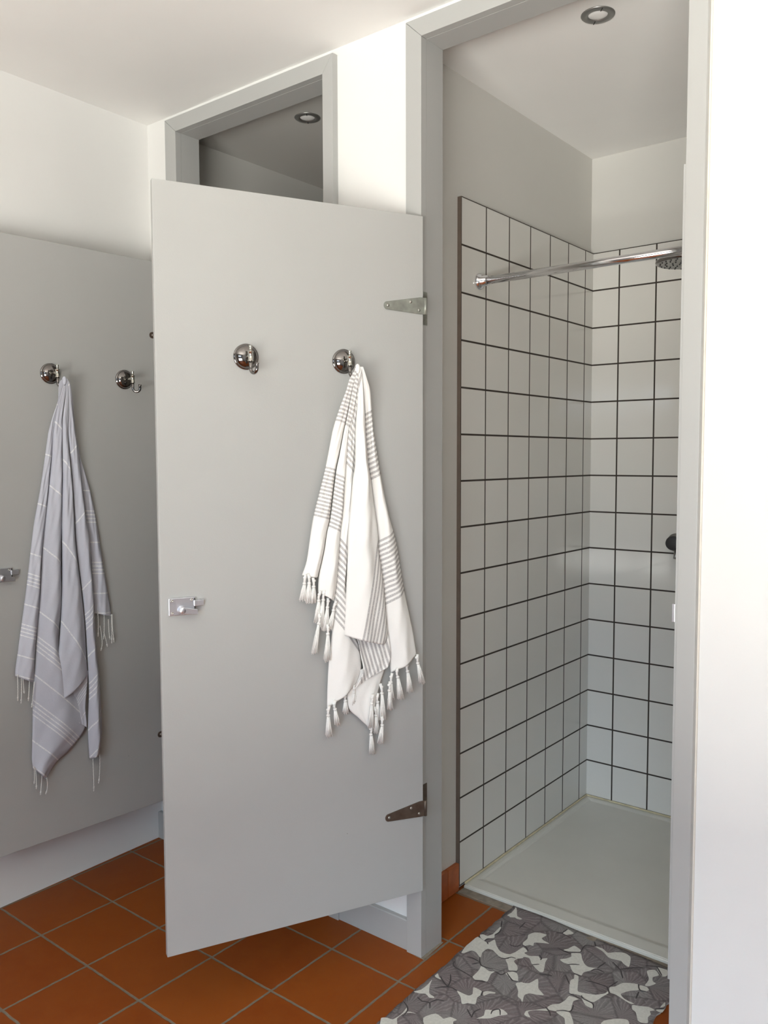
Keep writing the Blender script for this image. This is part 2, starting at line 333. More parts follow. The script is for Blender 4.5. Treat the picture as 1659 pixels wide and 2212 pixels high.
GREY_STRIPS=[{'L':[(0.4743,1.722),(0.4886,1.7131),(0.4899,1.6877),(0.4857,1.6589),(0.4961,1.6002),(0.5069,1.5341),(0.5351,1.3798),(0.5572,1.2703),(0.5734,1.1715),(0.5971,1.0098),(0.6163,0.9021),(0.6306,0.8178),(0.6308,0.7988)],'R':[(0.4735,1.722),(0.48,1.681),(0.4843,1.6444),(0.4865,1.6005),(0.4938,1.49),(0.516,1.3236),(0.5337,1.1814),(0.5492,1.0033),(0.5604,0.9048),(0.5698,0.8061),(0.5738,0.7675)],'c':[2.656,-5.971,5.01]},{'L':[(0.4735,1.722),(0.48,1.681),(0.4843,1.6444),(0.4865,1.6005),(0.4938,1.49),(0.516,1.3236),(0.5337,1.1814),(0.5492,1.0033),(0.5604,0.9048),(0.5698,0.8061),(0.5747,0.7668),(0.5811,0.6473),(0.588,0.5276),(0.5851,0.4923)],'R':[(0.472,1.7221),(0.4649,1.6891),(0.4632,1.6012),(0.4593,1.5533),(0.4617,1.4151),(0.465,1.3401),(0.4696,1.176),(0.4743,1.0136),(0.4863,0.8927),(0.4796,0.83),(0.4399,0.7185),(0.4028,0.6262),(0.4042,0.5756),(0.4629,0.5188),(0.5064,0.493),(0.5446,0.4467)],'c':[4.742,-4.51,1.36]},{'L':[(0.472,1.7221),(0.4656,1.689),(0.4659,1.601),(0.4631,1.5531),(0.4668,1.4154),(0.4701,1.3406),(0.4745,1.1771),(0.4792,1.0154),(0.4912,0.8949),(0.5022,0.803),(0.5091,0.6849)],'R':[(0.4689,1.7223),(0.4616,1.7038),(0.4529,1.6383),(0.4449,1.5273),(0.4364,1.4148),(0.4308,1.2632),(0.4272,1.1936),(0.414,1.0483),(0.404,0.9349),(0.4006,0.8173),(0.399,0.7624)],'c':[6.377,-3.617,-1.148]},{'L':[(0.4689,1.7223),(0.4613,1.7039),(0.4518,1.6384),(0.4423,1.5274),(0.4333,1.4146),(0.4277,1.2627),(0.4241,1.1929),(0.4108,1.0473),(0.4008,0.9337),(0.3975,0.8158),(0.3959,0.7607),(0.3952,0.6888),(0.4022,0.5632),(0.4001,0.4775)],'R':[(0.4662,1.7225),(0.4551,1.7042),(0.4334,1.617),(0.4243,1.5838),(0.4139,1.5089),(0.3997,1.3949),(0.3871,1.2603),(0.3777,1.21),(0.3706,1.0635),(0.3673,0.9371),(0.3635,0.8308),(0.3568,0.7446),(0.3528,0.6369),(0.3506,0.5504),(0.3615,0.4842)],'c':[-5.363,-4.149,6.033]},{'L':[(0.4662,1.7225),(0.4546,1.7043),(0.4301,1.6173),(0.42,1.5841),(0.4071,1.5091),(0.3924,1.3945),(0.3796,1.2591),(0.3702,1.2085),(0.3631,1.0612),(0.3578,0.9572)],'R':[(0.465,1.7226),(0.451,1.6973),(0.4241,1.6176),(0.3942,1.4749),(0.3716,1.4017),(0.3532,1.3159),(0.3363,1.2144),(0.3132,1.0556),(0.2968,0.9387)],'c':[0.427,-5.847,7.337]},{'L':[(0.5056,0.733),(0.5073,0.6759),(0.4951,0.6587),(0.4651,0.6364),(0.4277,0.6033)],'R':[(0.3964,0.7735),(0.4024,0.7157),(0.4087,0.6495),(0.4055,0.6064),(0.4052,0.5843)],'c':[-9.023,-6.759,8.485]}]
GREY_BRAIDS=[[(0.6292,0.8017),(0.6296,0.7622),(0.6305,0.7227),0.024],[(0.6179,0.7875),(0.6182,0.7518),(0.621,0.7126),0.024],[(0.6128,0.7865),(0.6112,0.7623),(0.6102,0.743),0.024],[(0.5924,0.7764),(0.5949,0.7469),(0.5975,0.7154),0.024],[(0.5766,0.7692),(0.5826,0.7323),(0.5878,0.6924),0.024],[(0.5857,0.4986),(0.5858,0.4701),(0.5873,0.4461),0.024],[(0.5819,0.4914),(0.5804,0.4604),(0.581,0.4279),0.024],[(0.5615,0.4631),(0.5648,0.4354),(0.5682,0.4044),0.024],[(0.547,0.4499),(0.5449,0.4254),(0.5518,0.4019),0.024],[(0.3871,0.4687),(0.3859,0.4125),(0.3868,0.3611),0.024],[(0.3624,0.4878),(0.363,0.4319),(0.3689,0.383),0.024],[(0.3499,0.9601),(0.3487,0.9195),(0.3507,0.8773),0.012],[(0.3273,0.9484),(0.3276,0.9035),(0.3309,0.8655),0.012],[(0.3002,0.9424),(0.3,0.8993),(0.3014,0.8469),0.012],[(0.297,0.9419),(0.2968,0.8945),(0.292,0.8483),0.012],[(0.3118,0.9269),(0.3108,0.8924),(0.307,0.8616),0.012],[(0.3435,0.9102),(0.3366,0.8622),(0.3421,0.828),0.012],[(0.3294,0.8867),(0.3227,0.8642),(0.3178,0.8384),0.012]]
MAT_CREAM=[[(0.0751,0.1913),(0.1139,0.1845),(0.1216,0.2092),(0.1262,0.2097),(0.1433,0.1893),(0.1667,0.1715),(0.1889,0.1712),(0.2072,0.1827),(0.2186,0.2065),(0.2272,0.2015),(0.2386,0.1812),(0.2229,0.166),(0.2048,0.1546),(0.1932,0.1425),(0.1744,0.148),(0.147,0.162),(0.1303,0.1578),(0.1296,0.1304),(0.1401,0.1035),(0.1157,0.1194),(0.0999,0.1188),(0.0903,0.0934),(0.0829,0.0899),(0.0745,0.1228),(0.0707,0.1566)],[(0.0754,0.2042),(0.0818,0.2125),(0.0958,0.214),(0.1039,0.2331),(0.1024,0.2576),(0.1008,0.2825),(0.1079,0.275),(0.1143,0.2542),(0.111,0.2323),(0.1176,0.2186),(0.1036,0.2012),(0.1022,0.1876),(0.0855,0.1932)],[(0.0838,0.3571),(0.089,0.3892),(0.08,0.414),(0.0961,0.3947),(0.1098,0.3706),(0.1294,0.3655),(0.1215,0.3558),(0.1019,0.3609),(0.0889,0.3541)],[(0.1635,0.0735),(0.1928,0.066),(0.2064,0.074),(0.2037,0.0582),(0.2097,0.0359),(0.2123,0.022),(0.1978,0.0185),(0.1824,0.009),(0.1695,0.0149),(0.1685,0.0358),(0.1665,0.0563)],[(0.2008,0.1456),(0.2219,0.1651),(0.2266,0.1488),(0.2418,0.1381),(0.2527,0.1243),(0.255,0.1096),(0.2436,0.1034),(0.2341,0.1041),(0.2187,0.1255)],[(0.2356,0.0861),(0.2467,0.1031),(0.2614,0.1037),(0.2729,0.0912),(0.2802,0.0757),(0.27,0.0729),(0.2535,0.0759)],[(0.2824,0.0616),(0.2963,0.0778),(0.3319,0.0141),(0.3223,0.0115),(0.3125,0.0187),(0.3036,0.037),(0.2905,0.0523)],[(0.1973,-0.0239),(0.2208,-0.0233),(0.2323,-0.0346),(0.2299,-0.0566),(0.2405,-0.0826),(0.2228,-0.0917),(0.2152,-0.1026),(0.2092,-0.1025),(0.1945,-0.0845),(0.1712,-0.0676),(0.1917,-0.0667),(0.2079,-0.0639),(0.2115,-0.051)],[(0.2301,-0.0262),(0.2359,-0.014),(0.2559,-0.0058),(0.258,-0.0117),(0.2461,-0.0211),(0.2395,-0.039)],[(0.0795,-0.1442),(0.0912,-0.1258),(0.0933,-0.0982),(0.0891,-0.07),(0.1007,-0.0976),(0.1184,-0.1246),(0.1363,-0.128),(0.1396,-0.1328),(0.1287,-0.139),(0.1116,-0.1324),(0.0986,-0.1402)],[(0.085,-0.0508),(0.0849,-0.0356),(0.0971,-0.0476),(0.1094,-0.054),(0.0944,-0.0551)],[(0.2724,-0.1285),(0.2818,-0.1072),(0.2738,-0.0851),(0.2902,-0.0746),(0.295,-0.0684),(0.3008,-0.0591),(0.3142,-0.058),(0.3304,-0.0664),(0.3151,-0.0831),(0.3009,-0.106),(0.2819,-0.121)],[(0.0842,-0.2957),(0.077,-0.2829),(0.0884,-0.2739),(0.1043,-0.2706),(0.109,-0.2531),(0.1096,-0.2339),(0.1047,-0.2092),(0.1113,-0.2159),(0.1134,-0.2309),(0.1115,-0.2603),(0.1302,-0.2864),(0.0975,-0.3123)],[(0.2114,-0.2223),(0.1948,-0.1944),(0.2081,-0.184),(0.2173,-0.1675),(0.2366,-0.166),(0.2331,-0.178),(0.2431,-0.1972)],[(0.1134,-0.2309),(0.1196,-0.2189),(0.1405,-0.2142),(0.1268,-0.2203)],[(0.0846,0.4115),(0.1127,0.3686),(0.1326,0.3656),(0.1265,0.357),(0.1106,0.3594),(0.0925,0.3526)],[(0.1932,0.2949),(0.2011,0.3185),(0.217,0.3276),(0.238,0.3303),(0.2349,0.3037),(0.246,0.2955),(0.2666,0.2916),(0.2511,0.2827),(0.2284,0.2681),(0.2336,0.2523),(0.2216,0.2494),(0.2123,0.2354),(0.201,0.2465),(0.2013,0.2738)],[(0.2719,0.3674),(0.2728,0.3998),(0.2876,0.3973),(0.2974,0.391),(0.2841,0.3701)],[(0.3141,0.2895),(0.3224,0.3059),(0.3296,0.3313),(0.3552,0.322),(0.3551,0.3121),(0.3375,0.295)],[(0.3266,0.2418),(0.3394,0.2582),(0.3465,0.2765),(0.3386,0.2894),(0.3608,0.3069),(0.3752,0.2865),(0.3917,0.2683),(0.4071,0.262),(0.4274,0.2719),(0.4294,0.2674),(0.4189,0.2501),(0.4072,0.2288),(0.4087,0.2093),(0.389,0.2085),(0.3749,0.2183),(0.3596,0.2367),(0.3414,0.2348)],[(0.377,0.3688),(0.4014,0.3715),(0.4227,0.3591),(0.4404,0.3763),(0.4635,0.388),(0.4842,0.3789),(0.4939,0.3552),(0.5,0.3293),(0.4829,0.3341),(0.4702,0.3426),(0.4477,0.3375),(0.4333,0.3386),(0.4079,0.357)],[(0.1975,0.1716),(0.2051,0.1937),(0.2125,0.229),(0.232,0.2182),(0.2287,0.2059),(0.2478,0.2017),(0.2699,0.216),(0.2805,0.2085),(0.2955,0.2235),(0.3001,0.2022),(0.3182,0.1556),(0.3092,0.1485),(0.2866,0.1607),(0.2704,0.1725),(0.2538,0.1907),(0.2386,0.1881),(0.2284,0.1706),(0.2229,0.1537),(0.2101,0.1498)],[(0.2151,0.1412),(0.2254,0.1494),(0.2457,0.1284),(0.2552,0.1118),(0.237,0.1034)],[(0.2429,0.0931),(0.2576,0.1017),(0.2804,0.0787),(0.2749,0.0714),(0.2558,0.0709)],[(0.2816,0.0624),(0.2871,0.0724),(0.3114,0.0859),(0.3214,0.1169),(0.3419,0.0816),(0.3673,0.0656),(0.3533,0.0546),(0.3329,0.0467),(0.3263,0.0305),(0.3367,0.0009),(0.3241,0.0124),(0.3144,0.0157),(0.2982,0.0472)],[(0.3921,0.2021),(0.4052,0.2006),(0.4269,0.1488),(0.4349,0.1384),(0.4529,0.1443),(0.4773,0.1553),(0.4949,0.1747),(0.4978,0.188),(0.5024,0.1807),(0.496,0.1591),(0.4857,0.124),(0.4693,0.1218),(0.449,0.1275),(0.4279,0.1218),(0.4183,0.117),(0.4035,0.1472),(0.3956,0.1696),(0.3992,0.1842)],[(0.4948,0.2081),(0.5061,0.2227),(0.5163,0.2506),(0.5508,0.2693),(0.5632,0.2453),(0.5454,0.2257),(0.5312,0.1979),(0.5483,0.1842),(0.5749,0.1812),(0.5664,0.1745),(0.5342,0.1839),(0.5182,0.1877),(0.5039,0.1873)],[(0.5569,0.2685),(0.5756,0.2719),(0.585,0.2625),(0.5788,0.2493),(0.5654,0.2471)],[(0.548,0.343),(0.5643,0.3619),(0.5819,0.346),(0.5719,0.3264),(0.5787,0.3085),(0.5887,0.3049),(0.5783,0.2797),(0.5679,0.2771),(0.5677,0.2998),(0.5647,0.3149)],[(0.5658,0.3812),(0.5905,0.3856),(0.6006,0.3578),(0.5903,0.3467),(0.5699,0.3663)],[(0.3996,0.0242),(0.4043,0.0438),(0.4172,0.0593),(0.4223,0.0847),(0.4232,0.1071),(0.4482,0.1105),(0.4413,0.0943),(0.4482,0.0679),(0.4535,0.0512),(0.4281,0.026),(0.4095,0.0165)],[(0.427,0.0225),(0.4511,0.0442),(0.4664,0.0307),(0.4863,0.0016),(0.47,-0.0113),(0.4555,0.012),(0.4388,0.0165)],[(0.5741,0.1727),(0.5916,0.1812),(0.6121,0.1922),(0.6292,0.1901),(0.6203,0.1779),(0.6269,0.1677),(0.6252,0.1512),(0.6333,0.1301),(0.6211,0.1204),(0.6091,0.1234),(0.5926,0.1509),(0.5806,0.1569)],[(0.5445,0.0378),(0.5392,0.0682),(0.5648,0.0984),(0.5878,0.1091),(0.5993,0.0811)],[(0.3671,-0.0427),(0.3633,-0.0252),(0.3802,-0.0067),(0.4003,0.017),(0.4093,0.0112),(0.3812,-0.0085),(0.3685,-0.0263),(0.3844,-0.0417)],[(0.6306,0.1938),(0.6542,0.2177),(0.6528,0.1995),(0.6427,0.1904)],[(0.636,0.2084),(0.6382,0.2392),(0.6442,0.2228)],[(0.4509,0.1235),(0.4833,0.1168),(0.4943,0.0991),(0.4741,0.099)]]
MAT_LINES=[[(0.1022,0.1876),(0.1058,0.203),(0.1227,0.2101)],[(0.1126,0.1866),(0.1195,0.1797)],[(0.1083,0.2754),(0.1143,0.2542),(0.111,0.2323)],[(0.1812,0.1418),(0.1975,0.1459),(0.2089,0.1636),(0.2229,0.166)],[(0.2374,0.0985),(0.2571,0.1113)],[(0.2336,-0.0437),(0.227,-0.0236)],[(0.2941,-0.0904),(0.2912,-0.0762),(0.3027,-0.0623),(0.3161,-0.0801)],[(0.1185,-0.2455),(0.1147,-0.2204),(0.1034,-0.2054),(0.0818,-0.1933)],[(0.1008,-0.156),(0.1209,-0.1624),(0.141,-0.1563),(0.1552,-0.1741)],[(0.1176,-0.0972),(0.1422,-0.07),(0.1618,-0.0649)],[(0.1422,-0.07),(0.1182,-0.0576),(0.0978,-0.0417)],[(0.1422,-0.07),(0.1321,-0.0414),(0.1155,-0.0169)],[(0.1521,0.0842),(0.1266,0.087),(0.1068,0.083)],[(0.1521,0.0842),(0.1369,0.0609)],[(0.1366,0.1065),(0.151,0.0834),(0.1668,0.0732),(0.1966,0.0801)],[(0.141,-0.1563),(0.15,-0.1345),(0.1678,-0.1253)],[(0.2333,-0.1124),(0.261,-0.1329)],[(0.261,-0.1329),(0.2548,-0.1097),(0.2622,-0.0895)],[(0.0864,0.318),(0.103,0.2843)],[(0.0907,0.0414),(0.101,0.0213),(0.1373,0.0166),(0.1674,0.0133)],[(0.1712,-0.0676),(0.1588,-0.0672)],[(0.2096,0.0738),(0.2286,0.0724),(0.2345,0.0879)],[(0.1806,0.0023),(0.2092,0.0196)],[(0.2813,0.0738),(0.266,0.0697),(0.2365,0.0896)],[(0.205,0.2363),(0.2184,0.2336),(0.2343,0.2201)],[(0.2698,0.2223),(0.2816,0.2126),(0.284,0.2019)],[(0.2762,0.1648),(0.2915,0.1817)],[(0.355,0.2331),(0.3676,0.2462),(0.3824,0.2548)],[(0.3188,0.2867),(0.3328,0.2913),(0.3585,0.3116)],[(0.3868,0.2067),(0.4108,0.208)],[(0.4199,0.2478),(0.4294,0.2674),(0.4554,0.2639)],[(0.4864,0.2071),(0.5057,0.1832)],[(0.4162,0.1153),(0.4339,0.1156),(0.4525,0.1139)],[(0.4481,0.1295),(0.4569,0.1201),(0.4863,0.1165),(0.4953,0.0999)],[(0.4251,0.0262),(0.4388,0.0396),(0.4544,0.0494),(0.4488,0.0789)],[(0.3953,0.0209),(0.4133,0.0092),(0.4229,-0.0037)],[(0.5519,0.2702),(0.5654,0.2471),(0.5809,0.251)],[(0.5635,0.3794),(0.5894,0.349)],[(0.5367,0.3644),(0.5658,0.3812),(0.5905,0.3856)],[(0.6277,0.1941),(0.6542,0.2177)],[(0.4538,0.3235),(0.4708,0.3123),(0.4876,0.3013)],[(0.3669,0.3909),(0.3805,0.3682)],[(0.2682,0.368),(0.2728,0.3998)],[(0.3585,0.3116),(0.3545,0.3543),(0.3781,0.3663)],[(0.2953,0.2877),(0.3164,0.2849),(0.342,0.2857)],[(0.4296,0.2737),(0.4377,0.3108)],[(0.4876,0.3013),(0.507,0.2693)],[(0.4857,0.3058),(0.5087,0.33),(0.5336,0.3497)],[(0.1521,0.3117),(0.1501,0.3535)],[(0.2026,0.2344),(0.191,0.2186),(0.1714,0.2165)],[(0.3741,0.1819),(0.4015,0.1513)],[(0.256,0.3584),(0.2682,0.368),(0.3047,0.3622)],[(0.3137,0.1401),(0.3472,0.1547)],[(0.4927,0.2064),(0.4525,0.2031),(0.4288,0.1959)],[(0.4927,0.2064),(0.5014,0.2475)],[(0.5666,0.2369),(0.5718,0.2028)]]
# ------------------------------------------------------------------ the room
XL, TAN = -1.2671, math.tan(math.radians(-1.5637))
TH, DP = .0232, .1063           # wall face behind the frame boards, back of the partition wall
ZI, ZO, ZC = 2.6283, 2.6789, 2.700
struct(MB().box(-1.5, 3.4, -3.6, 1.6, -.1, 0).build('floor', 'floor'), 'terracotta tiled floor with pale grey joints', 'floor')
ce = struct(MB().box(-1.5, 3.4, -3.6, 1.6, ZC, ZC+.1).build('ceiling', 'ceil'), 'smooth white painted ceiling', 'ceiling')
wl = [(XL+TAN*.1, .1), (XL+TAN*(-3.5), -3.5), (-1.45, -3.5), (-1.45, .1)]
struct(MB().prism(wl, 'z', 0, ZC).build('wall_left', 'wall'), 'white wall behind the grey door at far left', 'wall')
wf = MB()
wf.box(-1.45, -1.0956, TH, DP, 0, ZC).box(-.3488, -.02, TH, DP, 0, ZC).box(.7523, 3.3, TH, DP, 0, ZC)
wf.box(-1.0956, -.3488, TH, DP, ZI+.02, ZC).box(-.02, .7523, TH, DP, ZI+.02, ZC)
struct(wf.build('wall_front', 'wall'), 'white partition wall holding both cubicle doorways', 'wall')
struct(MB().box(3.2, 3.3, -3.5, TH, 0, ZC).build('wall_right', 'dim'), 'unseen wall on the right side of the room, darkened to cut bounce light', 'wall')
WX0, WX1, WZ0, WZ1 = .45, 2.75, .25, 2.2
wb = MB().box(-1.45, WX0, -3.5, -3.4, 0, ZC).box(WX1, 3.3, -3.5, -3.4, 0, ZC).box(WX0, WX1, -3.5, -3.4, WZ1, ZC).box(WX0, WX1, -3.5, -3.4, 0, WZ0)
struct(wb.build('wall_back', 'dim'), 'wall with the wide window behind the camera, darkened to cut bounce light', 'wall')
wi = MB()
for x in (WX0, 1.575, WX1-.05): wi.box(x, x+.05, -3.48, -3.42, WZ0, WZ1, .004)
for z in (WZ0, WZ1-.05): wi.box(WX0+.05, WX1-.05, -3.475, -3.425, z, z+.05, .004)
struct(wi.build('window_1', 'grey'), 'tall glazed opening with slim grey frame', 'window')
# cubicle and shower shells
struct(MB().box(-1.25, -.31, DP, 1.391, 2.694, ZC+.01).build('ceiling_cubicle', 'inner'), 'ceiling over the far cubicle, shade painted in', 'ceiling')  # separate panel added to carry the painted-in cubicle shade
struct(MB().box(-1.45, -1.25, DP, 1.5, 0, ZC).build('wall_cubicle_left', 'inner'), 'white left wall inside the far cubicle, shade painted in', 'wall')
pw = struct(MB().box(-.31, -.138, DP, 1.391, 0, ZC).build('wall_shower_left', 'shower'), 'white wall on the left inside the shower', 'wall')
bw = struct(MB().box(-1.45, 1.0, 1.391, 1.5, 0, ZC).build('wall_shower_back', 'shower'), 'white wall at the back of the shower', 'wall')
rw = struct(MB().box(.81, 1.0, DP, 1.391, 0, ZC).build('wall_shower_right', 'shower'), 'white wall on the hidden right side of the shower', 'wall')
def tiles(name, par, mat, *bx):
    o = MB().box(*bx).build(name, [mat, 'grout'], par)
    return o
o = tiles('tile_panel', pw, 'tile_l', -.138, -.1232, .3897, 1.3812, .0185, 2.3135)
for p in o.data.polygons:
    if p.normal.y < -.9: p.material_index = 1
tiles('tile_panel', bw, 'tile_b', -.1232, .80, 1.3812, 1.391, .0185, 2.3135)
tiles('tile_panel', rw, 'tile_r', .80, .81, .3897, 1.3812, .0185, 2.3135)
for par, mat, bx in ((pw, 'silicone', (-.1235, -.1165, .42, 1.3812, .0145, .0215)), (bw, 'silicone', (-.1232, .80, 1.3745, 1.3815, .0145, .0215))):
    MB().box(*bx, bevel=.003).build('silicone_bead', mat, par)
sk = MB().box(-.138, -.1232, DP, .321, .004, .099, .0015).box(-.138, -.1232, .3235, .3885, .004, .0985, .0015)
struct(sk.build('baseboard_shower', 'terra'), 'short terracotta tile skirting beside the shower tray', 'skirting')
fl = bpy.data.objects['floor']
MB().box(-.1232, .80, .381, .417, 0, .0025).build('mortar_strip', 'mortar', fl)
MB().prism([(-.022, -.001), (.011, -.001), (.006, DP), (-.022, DP)], 'z', 0, .0016).build('mortar_strip', 'mortar', fl)

def mitre_frame(a0, a1, a2, a3, name, lab):
    """outer left, inner left, inner right, outer right"""
    g = .0006
    m = MB()
    m.prism([(a0, 0), (a1, 0), (a1, ZI-g), (a0, ZO-g)], 'y', 0, TH+.002, .0015)
    m.prism([(a2, 0), (a3, 0), (a3, ZO-g), (a2, ZI-g)], 'y', 0, TH+.002, .0015)
    m.prism([(a0, ZO), (a1, ZI), (a2, ZI), (a3, ZO)], 'y', 0, TH+.002, .0015)
    o = m.build(name, 'grey'); struct(o, lab, 'door frame')
    l = MB()
    l.box(a1-.02, a1-.0005, TH+.0025, DP, 0, ZI, .0008).box(a2+.0005, a2+.02, TH+.0025, DP, 0, ZI, .0008)
    l.box(a1-.02, a2+.02, TH+.0025, DP, ZI, ZI+.02, .0008)
    l.build('lining', 'grey', o)
    return o
f1 = mitre_frame(-.0534, 0, .7323, .7746, 'trim_1', 'pale grey painted frame around the shower doorway')
f2 = mitre_frame(-1.1353, -1.0756, -.3688, -.3277, 'trim_2', 'pale grey painted frame around the far cubicle doorway')
MB().box(.7735, .7785, .0175, TH+.001, 0, 2.69, .002).build('sealant_bead', 'bead', f1)
ds = MB().box(.726, .7325, .004, .042, .2257, 2.1298, .0012).build('door_stop', 'grey', f1)
st = MB().box(.7185, .7262, .006, .034, 1.0884, 1.1315, .0015).build('latch_keep', 'latch', f1)
st['label'] = 'small chrome latch keep'
bb = MB().prism([(TH, 0), (.0072, 0), (.0072, .089), (.0095, .092), (TH, .092)], 'x', -.3277, -.0536).build('baseboard_front', 'grey')
struct(bb, 'pale grey skirting board between the two doorways', 'skirting')
bb = MB().prism([(TH, 0), (.0072, 0), (.0072, .1), (.0095, .103), (TH, .103)], 'x', -1.268, -1.1355).build('baseboard_corner', 'grey')
struct(bb, 'short grey skirting board in the far left corner', 'skirting')

# ------------------------------------------------------------------ doors (local axes: x away from hinge, y out of the visible face, z up)
def rod_j(base_z, y, turn, r=.0115):
    c, n_ = -math.sin(turn), math.cos(turn)
    pts = [(0, 0, -.008), (0, 0, base_z)]
    for k in range(1, 13):
        a = PI*k/12; pts.append((r-r*math.cos(a), 0, base_z-r*math.sin(a)))
    pts += [(2*r, 0, base_z+.008), (2*r+.0005, 0, base_z+.0125)]
    return [(p[0]*c, y+p[0]*n_, p[2]) for p in pts]
def coat_hook(door, x, z, y=.040, turn=0.0):
    h = MB().lathe([(.0325, 0), (.0325, .0030), (.0312, .0042), (.0298, .0046), (.0294, .0062), (.0275, .0098), (.0235, .0134), (.0175, .0166), (.0095, .0186), (0, .0192)], (0, 0, 0), (0, 1, 0), 56).build('coat_hook', 'dark', door, (x, 0, z), recalc=True)
    MB().tube([(0, .016, 0), (0, y, 0)], .0042, 14).build('stem', 'nickel', h)
    MB().lathe([(0, -.0125), (.0074, -.0125), (.0076, -.0105), (.0064, -.0098), (.0064, .0098), (.0076, .0105), (.0074, .0125), (0, .0125)], (0, y, -.002), (0, 0, 1), 24).build('sleeve', 'nickel', h)
    MB().lathe([(0, 0), (.0036, 0), (.0034, .006), (.0046, .0115), (.0048, .0135), (0, .014)], (0, y, .0105), (0, 0, 1), 18).build('finial', 'nickel', h)
    p = rod_j(-.0325, y, turn)
    k = MB().tube(p, [.0044]*(len(p)-2)+[.0045, .0056], 12).build('hook_arm', 'dark', h)
    return h
def strap_hinge(door, z, mat, jamb=None):
    pts = [(-.004, .0228), (.012, .0228)]
    zc = -.0062
    for k in range(0, 13):
        a = PI/2+PI*k/12 if False else PI/2-PI*k/12
        pts.append((.1115+.0105*math.cos(a), zc+.0108*math.sin(a)))
    pts += [(.012, -.0228), (-.004, -.0228)]
    h = MB().prism(pts, 'y', .0002, .0028, .0007).build('strap_hinge', mat, door, (0, 0, z))
    MB().tube([(-.007, .001, -.0228), (-.007, .001, .0228)], .0052, 14).build('knuckle', mat, h)
    for sx, sz in ((.110, -.0060), (.040, .0085), (.014, -.0125)):
        s = MB().lathe([(0, 0), (.0042, 0), (.0042, .0008), (.0030, .0020), (0, .0023)], (sx, .0027, sz), (0, 1, 0), 16).build('screw', 'screw', h)
    return h
def latch(door, x0, x1, z0, z1):
    cx, cz = (x0+x1)/2, (z0+z1)/2; w, h = (x1-x0)/2, (z1-z0)/2
    L = MB().box(-w, w, .0002, .0065, -h, h, .0015).build('door_latch', 'latch', door, (cx, 0, cz))
    MB().box(-w-.020, -w+.004, .0012, .0098, -.001, .0135, .0012).build('bolt', 'latch', L)
    MB().box(-w+.0005, -w+.0030, .0060, .0072, -h*.62, h*.9, 0).build('slot', 'black', L)
    kx, kz = .0015, -.0085
    k = MB().lathe([(0, .006), (.0105, .006), (.0105, .0095), (.0088, .011), (.0088, .0205), (.0070, .0225), (0, .0225)], (kx, 0, kz), (0, 1, 0), 24).build('turn_knob', 'latch', L)
    MB().prism([(kx, kz+.0085), (kx-.036, kz+.0010), (kx-.0365, kz-.0120), (kx, kz-.0085)], 'y', .0135, .0225, .001).build('lever', 'latch', k)
    for sx, sz in ((w-.0085, h-.0065), (-w+.0095, h-.0065), (w-.0085, -h+.0065)):
        s = MB().lathe([(0, .0062), (.0036, .0062), (.0034, .0074), (.0016, .0074), (.0013, .0066), (0, .0064)], (sx, 0, sz), (0, 1, 0), 16).build('screw', 'screw', L)
    return L
def make_door(name, loc, rz, w, z0, z1, hooks, hinges, lat, lab):
    d = empty(name, (loc[0], loc[1], 0), rz)
    struct(d, lab, 'door')
    MB().box(0, w, -.018, 0, z0, z1, .0012).build('panel', 'door', d)
    for hk in hooks: coat_hook(d, *hk)
    for z, m in hinges: strap_hinge(d, z, m)
    latch(d, *lat)
    return d
RM, RL = math.radians(244.66192), math.radians(270-3.863)
HM, HL = (.01535, -.012), (-1.07, -.004)
dm = make_door('door_1', HM, RM, .7346, .2157, 2.1377, ((.5096, 1.7281, .040, .42), (.2413, 1.7291, .042, .5)), ((1.8928, 'galv'), (.4625, 'rust')), (.6495, .7155, 1.0855, 1.1290), 'open pale grey shower door with two hooks and a chrome latch')
dl = make_door('door_2', HL, RL, .7346, .2340, 2.1560, ((.4835, 1.7426, .050, .6), (.2228, 1.7407, .055, .87)), ((1.9077, 'rust'), (.4874, 'rust')), (.6255, .6915, 1.0945, 1.1370), 'open grey cubicle door standing against the left wall')
# fixed hinge leaves on the door linings
for z in (1.892, .476): MB().box(0, .0016, .003, .0276, z-.046, z+.046, .0005).build('hinge_leaf', 'galv' if z > 1 else 'rust', f1)
for z in (1.908, .488): MB().box(-1.0758, -1.0742, .003, .0276, z-.046, z+.046, .0005).build('hinge_leaf', 'rust', f2)

# ------------------------------------------------------------------ shower fittings
tr = MB()
X0, X1, Y0, Y1 = -.1225, .7995, .418, 1.3805
def ring(bm, x0, x1, y0, y1, z): return [bm.verts.new(p) for p in ((x0,y0,z),(x1,y0,z),(x1,y1,z),(x0,y1,z))]
lv = [(0, 0, 0, 0, .001), (0, 0, 0, 0, .011), (.002, .003, .002, .002, .0145), (.016, .056, .016, .016, .0145), (.030, .080, .030, .030, .0085), (.30, .38, .30, .30, .0050)]
rings = [ring(tr.bm, X0+a, X1-c, Y0+b, Y1-d, z) for a, b, c, d, z in lv]
for a, b in zip(rings, rings[1:]):
    for k in range(4): tr.bm.faces.new((a[k], a[(k+1) % 4], b[(k+1) % 4], b[k]))
tr.bm.faces.new(rings[-1])
bmesh.ops.bevel(tr.bm, geom=[e for e in tr.bm.edges if all(v.co.z > .003 for v in e.verts)], offset=.002, segments=2, affect='EDGES')
t = tag(empty('shower_tray', (.34, .9, 0)), 'low white shower tray inside the tiled doorway', 'shower tray')
b_ = tr.build('basin', 'tray', t, (-.34, -.9, 0))
dr = MB().lathe([(0, .0085), (.040, .0085), (.046, .0065), (.046, .004), (0, .004)], (0, 0, 0), (0, 0, 1), 32).build('drain_cover', 'chrome', t, (.22, .12, 0))

